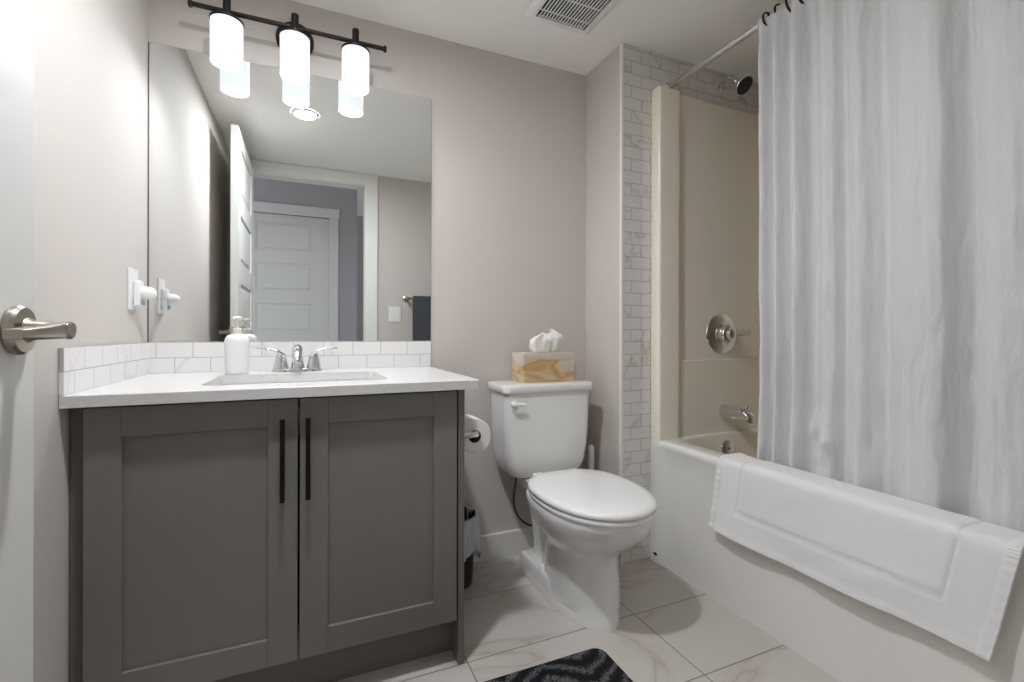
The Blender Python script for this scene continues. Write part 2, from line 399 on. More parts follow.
link('drain', lathe(BM(), [(.001, .004), (.018, .0045), (.024, .002), (.026, .0)], (-.015, -.33, .6585), 'z', 28), M['chrome'], basin, True)
bs = tag(link('tile_backsplash', bx(XL+.0005, .4494, -.0095, -.0005, CT, .909), M['tile_back'], bevel=.001), 'two rows of white subway tile below the mirror along the back wall', 'backsplash')
bs = tag(link('tile_backsplash', bx(XL+.0005, XL+.0095, -.5935, -.0100, CT, .909), M['tile_left'], bevel=.001), 'short return of white subway tile on left wall at counter end', 'backsplash')
# mirror
mir = thing('wall_mirror', (-.01, -.003, .9095), 'large frameless wall mirror above the vanity backsplash', 'mirror')
link('glass', bx(XL+.0035, .4494, -.006, -.0005, .9098, 1.8695), M['mirror'], mir, bevel=.0012)
bm = BM(); box(bm, XL+.0005, XL+.0032, -.0062, -.0005, .9098, 1.8695)
link('edge_channel', bm, mat('grey_channel', (120, 118, 116), .4, .5), mir)
# ---------------------------------------------------------------- vanity light
LY = -.10
vl = thing('vanity_light', (-.042, -.0005, 1.98), 'dark bar vanity light with three white glass shades above mirror', 'light')
link('backplate', lathe(BM(), [(.062, 0), (.062, .012), (.058, .018), (.03, .022), (.012, .03)], (-.042, -.0005, 1.978), 'y', 40), M['bronze'], vl, True)
link('arm', lathe(BM(), [(.009, 0), (.009, .088)], (-.042, -.012, 1.9685), 'y', 18), M['bronze'], vl, True)
bm = BM(); lathe(bm, [(.0075, 0), (.0075, .60)], (-.341, LY, 1.9675), 'x', 18)
for x in (-.3425, .2505): lathe(bm, [(.010, 0), (.0115, .002), (.0115, .008), (.010, .010)], (x, LY, 1.9675), 'x', 18)
link('bar', bm, M['bronze'], vl, True)
for sx in (-.2385, -.0402, .1545):
    lp = link('lamp_holder', lathe(BM(), [(.010, 0), (.0115, .002), (.0115, .072), (.010, .074)], (sx, LY, 1.9385), 'z', 24), M['bronze'], vl, True)
    link('shade_cap', lathe(BM(), [(.0475, -.004), (.0485, -.002), (.0485, .0025), (.046, .005), (.02, .007)], (sx, LY, 1.9355), 'z', 40), M['bronze'], lp, True)
    bm = BM(); lathe(bm, [(.0462, .1315), (.0462, .002), (.0445, 0), (.0425, .002), (.0425, .012)], (sx, LY, 1.8), 'z', 40, True, False)
    link('glass_shade', bm, M['shade'], lp, True)
    link('diffuser', lathe(BM(), [(.0424, .008), (.0424, .010)], (sx, LY, 1.8), 'z', 40), M['disc'], lp, True)
# ---------------------------------------------------------------- faucet
FX, FY = -.030, -.088
fc = thing('faucet', (FX, FY, CT), 'chrome two-handle faucet behind the sink on the countertop', 'faucet')
bm = BM(); e = [(FX+.078*math.copysign(abs(math.cos(t))**.75, math.cos(t)), FY+.026*math.sin(t)) for t in [2*PI*i/40 for i in range(40)]]
sh = lambda k: [(FX+(x-FX)*(1-k/.078), FY+(y-FY)*(1-k/.026)) for x, y in e]
loft(bm, [at_z(e, CT), at_z(e, CT+.006), at_z(sh(.002), CT+.010), at_z(sh(.006), CT+.012)])
link('base_plate', bm, M['chrome'], fc, True)
bm = BM(); lathe(bm, [(.0225, 0), (.021, .012), (.017, .03), (.0165, .05)], (FX, FY, CT+.010), 'z', 28)
tube(bm, [(FX, FY+.004, CT+.040), (FX, FY, CT+.063), (FX, FY-.020, CT+.074), (FX, FY-.055, CT+.066), (FX, FY-.090, CT+.045), (FX, FY-.098, CT+.032)], [.016, .0185, .0185, .0165, .0135, .011], 22, 8)
link('spout', bm, M['chrome'], fc, True, angle=50)
for s in (-1, 1):
    hx = FX+s*.051
    hb = link('handle_base', lathe(BM(), [(.0245, 0), (.0235, .006), (.020, .022), (.0165, .036), (.0145, .046), (.010, .052)], (hx, FY, CT+.010), 'z', 28), M['chrome'], fc, True)
    bm = BM(); tube(bm, [(hx-s*.012, FY, CT+.052), (hx+s*.004, FY, CT+.064), (hx+s*.025, FY+.001, CT+.074), (hx+s*.050, FY+.003, CT+.0765), (hx+s*.074, FY+.005, CT+.078)], [.010, .0125, .0105, .0085, .0065], 18, 8, (1.25, .5))
    link('lever', bm, M['chrome'], hb, True, angle=60)
# soap dispenser
SX, SY = -.2044, -.130
so = thing('soap_dispenser', (SX, SY, CT), 'white pump soap bottle on the counter beside the faucet', 'soap dispenser')
link('bottle', lathe(BM(), [(.030, 0), (.0325, .003), (.0335, .010), (.0345, .100), (.0335, .112), (.027, .122), (.018, .126), (.0150, .127)], (SX, SY, CT), 'z', 36), M['soap'], so, True, angle=50)
pm = link('pump_collar', lathe(BM(), [(.0135, 0), (.0145, .002), (.0145, .018), (.012, .021), (.0055, .022), (.0055, .046), (.0075, .047)], (SX, SY, CT+.125), 'z', 24), M['pump'], so, True)
bm = BM(); lathe(bm, [(.0095, 0), (.0145, .002), (.0150, .008), (.012, .013)], (SX, SY, CT+.170), 'z', 24)
tube(bm, [(SX, SY, CT+.177), (SX-.004, SY-.022, CT+.177), (SX-.006, SY-.036, CT+.172)], [.0055, .005, .0038], 12, 6)
link('pump_head', bm, M['pump'], so, True)
# outlet and plug-in on the left wall
out = thing('wall_outlet', (XL, -.15, 1.005), 'white outlet cover plate on left wall beside the mirror', 'outlet')
link('cover_plate', rbox(BM(), XL+.0002, XL+.006, -.1855, -.1145, 1.006, 1.126, .0015, .0012, 3), M['plastic'], out, bevel=.001)
link('receptacle', bx(XL+.005, XL+.0075, -.167, -.133, 1.033, 1.099), M['plastic'], out, bevel=.001)
pl = thing('night_light', (XL+.008, -.148, 1.02), 'white plug-in night light with domed shade in left wall outlet', 'night light')
link('body', rbox(BM(), XL+.0078, XL+.024, -.170, -.128, 1.018, 1.092, .006, .003, 4), M['plastic'], pl, True, angle=40)
bm = BM(); lathe(bm, [(.016, 0), (.0195, .002), (.0200, .011), (.0185, .022), (.0145, .031), (.008, .036), (.001, .0375)], (XL+.022, -.148, 1.057), (1, 0, -.05), 28)
link('dome_shade', bm, M['plastic'], pl, True, angle=60)
link('sensor_foot', bx(XL+.0235, XL+.030, -.157, -.139, 1.021, 1.033), mat('grey_sensor', (150, 150, 152), .4), pl, bevel=.002)
# ---------------------------------------------------------------- toilet
TX = .878
to = thing('toilet', (TX, -.36, 0), 'white two-piece toilet with closed lid between vanity and bathtub', 'toilet')
def egg(cx, yb, yf, hw, z, n=48, wide=.46, p=2.7):
    yw = yb+(yf-yb)*wide; o = []
    for i in range(n):
        t = 2*PI*i/n; c, s = math.cos(t), math.sin(t)
        if s >= 0:   # towards the wall: squarer
            o.append((cx+hw*math.copysign(abs(c)**(2/p), c), yw+(yb-yw)*abs(s)**(2/p), z))
        else: o.append((cx+hw*math.copysign(abs(c)**(2/2.15), c), yw+(yf-yw)*abs(s)**(2/2.15), z))
    return o
bm = BM()
def foot(z, hw, yb, yf, p=4): return egg(TX+.006, yb, yf, hw, z, p=p)
loft(bm, [foot(0, .110, -.125, -.603, 7), foot(.022, .110, -.125, -.603, 7), foot(.030, .106, -.130, -.599, 7), egg(TX+.006, -.20, -.594, .103, .07, p=2.1, wide=.62), egg(TX+.006, -.22, -.588, .101, .13, p=2.1, wide=.60), egg(TX+.005, -.24, -.585, .099, .18, p=2.3, wide=.55),
          egg(TX+.002, -.30, -.592, .103, .215, p=3), egg(TX, -.29, -.618, .122, .245), egg(TX, -.28, -.655, .145, .272), egg(TX, -.272, -.690, .163, .302), egg(TX, -.262, -.714, .175, .33),
          egg(TX, -.250, -.726, .181, .354), egg(TX, -.242, -.731, .183, .371), egg(TX, -.245, -.728, .180, .378)])
# rear shelf carrying the tank, and the trapway below it
loft(bm, [at_z(rr(TX-.080, TX+.080, -.36, -.035, .03), .318), at_z(rr(TX-.092, TX+.092, -.36, -.028, .03), .335), at_z(rr(TX-.096, TX+.096, -.36, -.028, .03), .366), at_z(rr(TX-.090, TX+.090, -.355, -.033, .03), .372)])
loft(bm, [at_z(rr(TX-.060, TX+.060, -.36, -.14, .05), .01), at_z(rr(TX-.050, TX+.050, -.36, -.125, .05), .12), at_z(rr(TX-.050, TX+.050, -.36, -.085, .045), .24), at_z(rr(TX-.070, TX+.070, -.37, -.05, .05), .328)])
# flat-topped bolt ledges each side of the foot
for s in (-1, 1):
    def led(z, w0, w1, ya, yb, r=.012): return at_z(rr(TX+.006+min(s*w0, s*w1), TX+.006+max(s*w0, s*w1), ya, yb, r), z)
    loft(bm, [led(0, .03, .1065, -.42, -.126), led(.060, .03, .1055, -.40, -.128), led(.072, .03, .100, -.39, -.134), led(.075, .03, .094, -.38, -.142)])
bowl = link('bowl', bm, M['porcelain'], to, True, angle=38)
for s in (-1, 1): link('bolt_cap', lathe(BM(), [(.0145, -.003), (.0145, .009), (.011, .015), (.004, .0175)], (TX+.006+s*.086, -.300, .073), 'z', 20), M['plastic'], bowl, True)
link('seat', loft(BM(), [egg(TX, -.268, -.733, .179, .3790), egg(TX, -.266, -.737, .183, .3825), egg(TX, -.266, -.737, .183, .3915), egg(TX, -.268, -.734, .180, .3960)]), M['seat'], to, True, angle=50)
link('seat_lid', loft(BM(), [egg(TX, -.262, -.735, .181, .3980), egg(TX, -.260, -.739, .185, .4015), egg(TX, -.260, -.739, .185, .4105), egg(TX, -.264, -.733, .180, .4170), egg(TX, -.28, -.71, .160, .4200), egg(TX, -.33, -.64, .10, .4210)]), M['seat'], to, True, angle=50)
for s in (-1, 1):
    bm = BM(); box(bm, TX+s*.075-.022, TX+s*.075+.022, -.268, -.240, .372, .412); link('seat_hinge', bm, M['seat'], to, bevel=.006, seg=3)
bm = BM()
def trr(z, hw, yf, r): return at_z(rr(TX-hw, TX+hw, yf, -.022, r, 8), z)
loft(bm, [trr(.371, .105, -.165, .03), trr(.374, .128, -.180, .032), trr(.383, .148, -.190, .034), trr(.400, .162, -.196, .034), trr(.43, .174, -.200, .034), trr(.48, .181, -.203, .032), trr(.56, .186, -.205, .03), trr(.712, .190, -.207, .028)])
link('tank', bm, M['porcelain'], to, True, angle=45)
link('tank_lid', loft(BM(), [at_z(rr(TX-.193, TX+.193, -.212, -.016, .028, 8), .7095), at_z(rr(TX-.199, TX+.199, -.218, -.014, .030, 8), .714), at_z(rr(TX-.201, TX+.201, -.220, -.013, .032, 8), .734), at_z(rr(TX-.197, TX+.197, -.216, -.015, .030, 8), .7425), at_z(rr(TX-.18, TX+.18, -.20, -.03, .025, 8), .745)]), M['porcelain'], to, True, angle=50)
bm = BM(); tube(bm, [(TX-.158, -.200, .672), (TX-.168, -.221, .672), (TX-.165, -.229, .672), (TX-.142, -.230, .671), (TX-.120, -.229, .669)], [.011, .009, .0075, .0068, .006], 16, 6, (.8, 1.1)); lathe(bm, [(.014, 0), (.014, .004), (.011, .008)], (TX-.153, -.2045, .672), 'y', 20)
link('flush_lever', bm, M['porcelain'], to, True, angle=50)
# supply hose
sh_ = thing('water_supply_hose', (.80, -.04, .11), 'thin reddish brown supply hose hanging below the toilet tank', 'hose')
link('hose', tube(BM(), [(.778, -.10, .376), (.777, -.095, .33), (.785, -.06, .24), (.815, -.045, .17), (.865, -.05, .13), (.93, -.042, .125)], .0048, 10, 10), M['hose'], sh_, True)
bm = BM(); lathe(bm, [(.010, 0), (.010, .04), (.014, .041), (.014, .055)], (.935, 0, .125), 'y', 20); link('stop_valve', bm, M['chrome'], sh_, True)
# toilet brush
tb = thing('toilet_brush', (1.123, -.11, 0), 'white toilet brush with handle showing behind the toilet tank', 'toilet brush')
link('holder', lathe(BM(), [(.040, 0), (.042, .004), (.039, .10), (.033, .15), (.022, .17), (.018, .172)], (1.122, -.12, 0), 'z', 28), M['plastic'], tb, True)
link('handle', lathe(BM(), [(.008, 0), (.009, .05), (.0125, .14), (.0135, .25), (.0125, .288), (.007, .296)], (1.122, -.12, .165), 'z', 20), M['plastic'], tb, True)
# tissue box on the tank
tx = thing('tissue_box', (.90, -.10, .745), 'cream tissue box with gold agate print on the toilet tank lid', 'tissue box')
bm = BM(); rings_o = rr(.783, 1.016, -.158, -.042, .002, 2); slot = rr(.835, .965, -.117, -.083, .016, 2)
loft(bm, [at_z(rings_o, .7455), at_z(rings_o, .862), at_z(slot, .862), at_z(slot, .80)], True, False)
link('carton', bm, M['tissue_box'], tx)
bm = BM(); rings = []
N = 64
for k in range(13):
    t = k/12; ring = []
    for i in range(N):
        a = 2*PI*i/N
        fold = .16*math.sin(3*a+1.1+t*.9)+.17*math.sin(8*a+2*t)+.12*math.sin(13*a+.5-t)
        w = (.046+.024*math.sin(PI*t*.8))*(1+fold*(.25+.8*t))
        d = (.006+.030*t*(1.4-.7*t))*(1+fold*(.4+.8*t))
        close = 1 if t < .75 else 1-.55*((t-.75)/.25)**1.6
        top = .009*math.sin(2*a+.6)+.007*math.sin(5*a)+.010*math.cos(a)
        ring.append((.905+.008*t+w*close*math.cos(a), -.10+d*close*math.sin(a), .846+t*(.092+top*t)))
    rings.append(ring)
loft(bm, rings, False, True)
link('tissue', bm, M['paper'], tx, True, angle=180)
# toilet paper and its holder on the vanity side
RX, RY, RZ = .494, -.405, .609
hd = thing('toilet_paper_holder', (.4117, RY-.02, RZ+.012), 'chrome single arm toilet paper holder on the side of vanity', 'toilet paper holder')
link('mount', lathe(BM(), [(.021, 0), (.022, .002), (.022, .006), (.018, .009), (.011, .010), (.011, .014)], (.4118, RY-.020, RZ+.012), 'x', 28), M['chrome'], hd, True)
bm = BM(); tube(bm, [(.420, RY-.020, RZ+.012), (.455, RY-.020, RZ+.010), (.486, RY-.019, RZ+.009), (.497, RY-.010, RZ+.0085), (.497, RY+.020, RZ+.0082), (.497, RY+.110, RZ+.0082)], .0100, 16, 8)
link('arm', bm, M['chrome'], hd, True, angle=60)
tp = thing('toilet_paper_roll', (RX+.003, RY+.05, RZ-.055), 'white toilet paper roll on holder beside the vanity', 'toilet paper')
bm = BM(); lathe(bm, [(.021, 0), (.0545, 0), (.056, .002), (.056, .098), (.0545, .10), (.021, .10), (.021, 0)], (RX+.003, RY+.10, RZ-.0015), 'y', 40, False, False)
bmesh.ops.remove_doubles(bm, verts=bm.verts, dist=1e-5)
link('paper', bm, M['paper'], tp, True, angle=40)
bm = BM(); lathe(bm, [(.0207, .0005), (.0207, .0995), (.0195, .0995), (.0195, .0005), (.0207, .0005)], (RX+.003, RY+.10, RZ-.0015), 'y', 32, False, False)
link('core', bm, M['core'], tp, True, angle=40)
# waste bin and its bag
BX, BY = .506, -.125
bn = thing('waste_bin', (BX, BY, 0), 'black plastic waste bin on floor between vanity and toilet', 'bin')
bm = BM(); lathe(bm, [(.066, .002), (.070, 0), (.073, .004), (.088, .25), (.0905, .253), (.0905, .258), (.086, .258), (.071, .01), (.05, .008)], (BX, BY, 0), 'z', 40)
link('tub', bm, M['bin'], bn, True, angle=40)
bm = BM(); rings = []
for k in range(22):
    t = k/21; ring = []
    for i in range(96):
        a = 2*PI*i/96
        if t < .35: z = .17+.095*(t/.35); r = .082+.004*(t/.35); amp = .001
        else:
            q = (t-.35)/.65; drop = .150+.030*math.sin(2*a+.8)+.022*math.sin(5*a+2)
            z = .265-drop*q; r = .0945+.016*q**.5; amp = .0045+.0065*q
            r -= .010*q*q
        r += amp*(math.sin(9*a+3*t)+.7*math.sin(17*a+1.3)+.5*math.sin(29*a+5*t))*.6
        x = BX+r*math.cos(a); x = max(x, .4135)
        ring.append((x, BY+r*math.sin(a), z))
    rings.append(ring)
loft(bm, rings, False, False)
tag(link('bin_bag', bm, M['liner'], None, True, angle=180), 'clear crinkled plastic bag folded over the black waste bin rim', 'plastic bag')
# ---------------------------------------------------------------- bath mat on the floor
bm = BM(); q0 = rr(.02, .803, -1.17, -.664, .035, 8)
def ins(e): return rr(.02+e, .803-e, -1.17+e, -.664-e, .035-e*.5, 8)
loft(bm, [at_z(q0, .0005), at_z(q0, .008), at_z(ins(.004), .013), at_z(ins(.012), .0145)])
tag(link('floor_mat', bm, M['rug'], None, True, angle=60), 'charcoal tufted bath mat with grey leaf stripes on the tile floor', 'bath mat')
# ---------------------------------------------------------------- bathtub with surround
RZT = .505; YE, YN = YT-.0005, -1.809
tub = thing('bathtub', (1.70, -1.04, 0), 'white one-piece acrylic bathtub and shower surround along the right wall', 'bathtub')
def ring_o(e, z, dip=0.):
    """outer outline, many points on the apron side so that it can be gently recessed"""
    o = []
    x0, x1, y0, y1 = 1.3155+e, XR-.001-e, YN+e, YE-e
    for i in range(12): o.append((x1, y0+(y1-y0)*i/12, z))
    for i in range(8): o.append((x1+(x0-x1)*i/8, y1, z))
    for i in range(60):
        y = y1+(y0-y1)*i/60
        f = min(1, max(0, (y1-.050-y)/.035)); g = min(1, max(0, (y-y0-.050)/.035)); k = f*f*(3-2*f)*g*g*(3-2*g)
        o.append((x0+dip*k, y, z))
    for i in range(8): o.append((x0+(x1-x0)*i/8, y0, z))
    return o
def ring_i(e, z, r):
    """inner outline with the same point count: project the outer points on a rounded rectangle"""
    x0, x1, y0, y1 = 1.405+e, 2.005-e, -1.735+e, -.318-e*.45
    pts = rr(x0, x1, y0, y1, r, 10); pts = [Vector((a, b)) for a, b in pts]
    c = Vector(((x0+x1)/2, (y0+y1)/2)); o = []
    for p in ring_o(0, 0):
        q = Vector((p[0], p[1]))
        # nearest direction, with the long sides matched by y
        tx_ = Vector((min(max(q.x, x0), x1), min(max(q.y, y0), y1)))
        best = min(range(len(pts)), key=lambda i: (pts[i]-tx_).length)
        bp_ = pts[best]
        for j in (best-1, (best+1) % len(pts)):
            a, b = pts[best], pts[j]; d = b-a
            if d.length > 1e-6:
                t = max(0, min(1, (tx_-a).dot(d)/d.dot(d))); w = a+d*t
                if (w-tx_).length < (bp_-tx_).length: bp_ = w
        o.append((bp_.x, bp_.y, z))
    return o
bm = BM()
loft(bm, [ring_o(0, 0, .010), ring_o(0, .06, .012), ring_o(0, .40, .014), ring_o(0, .455, .010), ring_o(0, .475, .003), ring_o(0, .487, 0), ring_o(.003, .498), ring_o(.009, .504), ring_o(.016, RZT),
          ring_i(-.010, RZT, .07), ring_i(-.003, RZT-.003, .068), ring_i(.003, RZT-.012, .07), ring_i(.02, .40, .08), ring_i(.055, .20, .10), ring_i(.085, .145, .11), ring_i(.15, .125, .10)], True, True)
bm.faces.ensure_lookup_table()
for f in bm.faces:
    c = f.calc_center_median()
    if 1.41 < c.x < 2.0 and -1.73 < c.y < -.30 and c.z < .499 and c.z > .1: f.material_index = 1  # basin faces coloured bone to stand for the beige shade inside the tub
link('tub_shell', bm, [M['acrylic'], M['bone_shade']], tub, True, angle=50)
TZ = 1.955
bm = BM()
loft(bm, [[(x, y, z) for x, y in ((1.3155, YE), (1.3155, -.312), (1.319, -.319), (1.326, -.3225), (1.415, -.3225), (1.4235, -.3195), (1.43, -.312), (1.4345, -.2985), (1.44, -.2960), (2.045, -.2960), (2.045, YE))] for z in (RZT-.02, TZ)])
box(bm, 1.455, 2.04, -.3005, -.290, RZT-.02, .828)
link('end_panel', bm, M['bone_shade'], tub, bevel=.004, seg=3)
bm = BM(); box(bm, 2.045, XR-.001, YN, YE, RZT-.02, TZ)
link('long_panel', bm, M['bone_shade'], tub, bevel=.004)
bm = BM(); box(bm, 1.3155, 2.045, YN, YN+.03, RZT-.02, TZ); box(bm, 1.3155, 1.42, YN, YN+.055, RZT-.02, TZ)
link('foot_panel', bm, M['bone_shade'], tub, bevel=.004)
bm = BM(); lathe(bm, [(.012, 0), (.012, .001), (.009, .002)], (1.3155, -.302, .035), (-1, 0, 0), 16)
bmesh.ops.scale(bm, vec=(1, 1, .5), space=Matrix.Translation((-1.3155, .302, -.035)), verts=bm.verts)
link('apron_plug', bm, M['dark'], tub, True)
bm = BM(); ov = (0, -1, .08)
lathe(bm, [(.036, 0), (.037, .003), (.035, .008), (.025, .011), (.010, .012)], (1.690, -.3245, .440), ov, 36)
op = link('overflow_plate', bm, M['chrome'], tub, True)
link('overflow_screw', lathe(BM(), [(.006, .009), (.006, .0135), (.004, .015)], (1.690, -.3245, .440), ov, 16), M['nickel'], op, True)
# spout, valve, shower head, rod
sp = thing('tub_spout', (1.695, -.3008, .57), 'chrome tub spout on shower end wall above the overflow plate', 'tub spout')
bm = BM()
def spr(y, hw, zt, zb, cx=1.695):
    return [(cx+hw*math.copysign(abs(math.cos(t))**.7, math.cos(t)), y, (zt+zb)/2+(zt-zb)/2*math.copysign(abs(math.sin(t))**.7, math.sin(t))) for t in [2*PI*i/28 for i in range(28)]]
loft(bm, [spr(-.3008, .026, .628, .570), spr(-.308, .0275, .629, .568), spr(-.34, .0265, .629, .572), spr(-.40, .024, .624, .576), spr(-.425, .023, .617, .574), spr(-.440, .021, .608, .566), spr(-.446, .014, .598, .568)])
link('body', bm, M['chrome'], sp, True, angle=50)
link('diverter_knob', lathe(BM(), [(.004, 0), (.004, .012), (.0075, .013), (.008, .019), (.006, .022)], (1.695, -.418, .615), 'z', 18), M['chrome'], sp, True)
va = thing('shower_valve', (1.683, -.2965, .85), 'round chrome shower valve with lever handle above the tub spout', 'shower valve')
VC = (1.683, -.2962, .940)
link('escutcheon', lathe(BM(), [(.088, 0), (.089, .002), (.087, .006), (.078, .010), (.055, .013), (.045, .016), (.040, .017)], VC, 'y', 48), M['chrome'], va, True, angle=30)
kn = link('knob', lathe(BM(), [(.048, .012), (.048, .018), (.040, .024), (.039, .040), (.035, .046), (.024, .049), (.021, .066), (.014, .071)], VC, 'y', 36), M['chrome'], va, True, angle=40)
bm = BM(); tube(bm, [(1.690, -.356, .942), (1.712, -.357, .943), (1.742, -.358, .944), (1.785, -.359, .945)], [.011, .0095, .0105, .009], 16, 6, (.7, 1.2))
link('lever', bm, M['frost'], kn, True, angle=60)
shd = thing('showerhead', (1.70, YT, 2.068), 'chrome shower head on tiled wall above the tub surround', 'shower head')
link('flange', lathe(BM(), [(.031, 0), (.031, .002), (.026, .008), (.014, .012)], (1.700, YT-.0002, 2.066), 'y', 32), M['chrome'], shd, True)
bm = BM(); tube(bm, [(1.70, -.276, 2.066), (1.70, -.315, 2.074), (1.70, -.338, 2.062), (1.70, -.354, 2.040)], .0092, 16, 8)
link('arm', bm, M['chrome'], shd, True)
hd_ax = Vector((.10, -.66, -.64)).normalized(); hp = Vector((1.70, -.350, 2.043))
he = link('head', lathe(BM(), [(.012, 0), (.016, .004), (.016, .018), (.013, .022), (.020, .030), (.034, .044), (.041, .054), (.042, .062), (.040, .066)], hp, hd_ax, 36), M['chrome'], shd, True, angle=40)
bm = BM(); lathe(bm, [(.0375, .0655), (.0375, .0675), (.034, .069)], hp, hd_ax, 36)
t1 = hd_ax.cross(Vector((0, 0, 1))).normalized(); t2 = hd_ax.cross(t1)
for rad, cnt in ((.010, 6), (.020, 12), (.029, 18)):
    for i in range(cnt):
        a = 2*PI*i/cnt; lathe(bm, [(.0022, .0685), (.0016, .0712)], hp+t1*rad*math.cos(a)+t2*rad*math.sin(a), hd_ax, 8)
link('spray_face', bm, M['rubber'], he, True, angle=40)
RDX, RDZ = 1.405, 1.988
rod = thing('curtain_rod', (RDX, -1.04, RDZ-.013), 'straight chrome shower curtain rod spanning above the bathtub', 'curtain rod')
link('pole', lathe(BM(), [(.0125, 0), (.0125, 1.536)], (RDX, YT-.002, RDZ), 'y', 24), M['chrome'], rod, True)
for y, s in ((YT-.0002, 1), (YF+.0002, -1)):
    link('end_flange', lathe(BM(), [(.020, 0), (.020, .004), (.0155, .010), (.0135, .022)], (RDX, y, RDZ), (0, -s, 0), 24), M['chrome'], rod, True)
# ---------------------------------------------------------------- shower curtain
KEY = [(-.700, .012), (-.712, -.010), (-.727, -.020), (-.742, .006), (-.757, .018), (-.769, -.012), (-.780, -.022), (-.795, .004), (-.808, .020), (-.824, .006), (-.838, -.022), (-.853, -.012), (-.870, .020),
       (-.893, .027), (-.912, -.004), (-.938, -.022), (-.962, -.016), (-.985, .008), (-1.008, -.006), (-1.032, -.014), (-1.06, .006), (-1.088, .018), (-1.112, .000), (-1.142, -.018), (-1.180, -.022),
       (-1.215, -.018), (-1.240, .016), (-1.264, .034), (-1.279, .000), (-1.310, -.018), (-1.350, -.016), (-1.390, .000), (-1.425, .020), (-1.452, .002), (-1.485, -.018), (-1.53, -.012), (-1.565, .016), (-1.60, -.008), (-1.64, -.018), (-1.68, .010), (-1.72, -.010), (-1.765, .004)]
def key_spline(y):
    for i in range(len(KEY)-1):
        if y >= KEY[i+1][0]:
            (a, u), (b, v) = KEY[i], KEY[i+1]
            u0 = KEY[max(i-1, 0)][1]; v1 = KEY[min(i+2, len(KEY)-1)][1]
            t = (y-a)/(b-a)
            return .5*((2*u)+(v-u0)*t+(2*u0-5*u+4*v-v1)*t*t+(3*u-u0-3*v+v1)*t**3)
    return KEY[-1][1]
NY, NZ = 420, 110
ZT_, ZB_ = 1.986, .36
bm = BM(); grid = []
for j in range(NZ+1):
    t = j/NZ; z = ZT_+(ZB_-ZT_)*t; row = []
    for i in range(NY+1):
        y = -.700+(-1.765+.700)*i/NY
        low = max(0, (.95-z)/.6)
        # folds drift sideways and soften towards the hem
        yy = y+.012*noise.noise(Vector((y*3.1, z*1.3, 2.2)))*(1-t)+.016*noise.noise(Vector((y*2.3, z*.9, 7.)))*t
        yy = min(-.7001, max(-1.7649, yy))
        a = key_spline(yy)*(.95+.22*t)
        wr = .0036*noise.noise(Vector((y*26, z*7, 1.)))+.0028*noise.noise(Vector((y*60, z*16, 5.)))
        # turned-up, crumpled patch of hem resting on the tub edge
        b = math.exp(-((y+.925)/.050)**2-((z-.60)/.085)**2)
        wr -= b*(.016+.040*noise.noise(Vector((y*22, z*17, 9.))))
        x = 1.386+.061*min(1, t*1.25)+a+wr
        if z < .56: x = max(x, 1.4225+.004*noise.noise(Vector((y*20, z*6, 3))))
        if z > 1.90: k_ = .28+.72*((ZT_-z)/.086)**.8; x = 1.382+(x-1.382)*k_
        if z > 1.965: x = min(x, 1.3895)
        row.append(bm.verts.new((x, y+.006*math.sin(z*3+.6)*t+(.036*t-.020*(1-t))*(1-i/NY)**2, z+(.010*math.cos((y+.7)*2*PI/.096) if j == 0 else 0)*.4)))
    grid.append(row)
for a, b in zip(grid, grid[1:]):
    for i in range(NY): bm.faces.new((a[i], a[i+1], b[i+1], b[i]))
cur = link('shower_curtain', bm, M['curtain'], None, True, angle=180)
so_ = cur.modifiers.new('cloth', 'SOLIDIFY'); so_.thickness = .0012; so_.offset = 0
tag(cur, 'white crinkled cotton shower curtain hanging inside the bathtub', 'shower curtain')
ry = [-.752, -.795, -.834, -.873, -.965, -1.055, -1.150, -1.245, -1.345, -1.47, -1.61, -1.74]
words = ['first', 'second', 'third', 'fourth', 'fifth', 'sixth', 'seventh', 'eighth', 'ninth', 'tenth', 'eleventh', 'twelfth']
for k, y in enumerate(ry):
    bm = BM(); pts = []
    for i in range(25):
        a = 2*PI*i/24; pts.append(Vector((RDX-.006+.0255*math.cos(a), y+.004*math.sin(a), RDZ-.010+.0275*math.sin(a))))
    rings = []
    for i in range(24):
        d = (pts[(i+1) % 24]-pts[i-1]).normalized(); u = Vector((0, 1, 0)); u = (u-d*u.dot(d)).normalized(); w = d.cross(u)
        rings.append([pts[i]+u*p*1.5+w*q for p, q in circ(.0026, 8)])
    loft(bm, rings+[rings[0]], False, False); bmesh.ops.remove_doubles(bm, verts=bm.verts, dist=1e-6)
    tag(link('curtain_ring', bm, M['black'], None, True, angle=60), words[k]+' black curtain ring on the rod counting from the shower head end', 'curtain ring', 'black curtain rings on the shower rod')
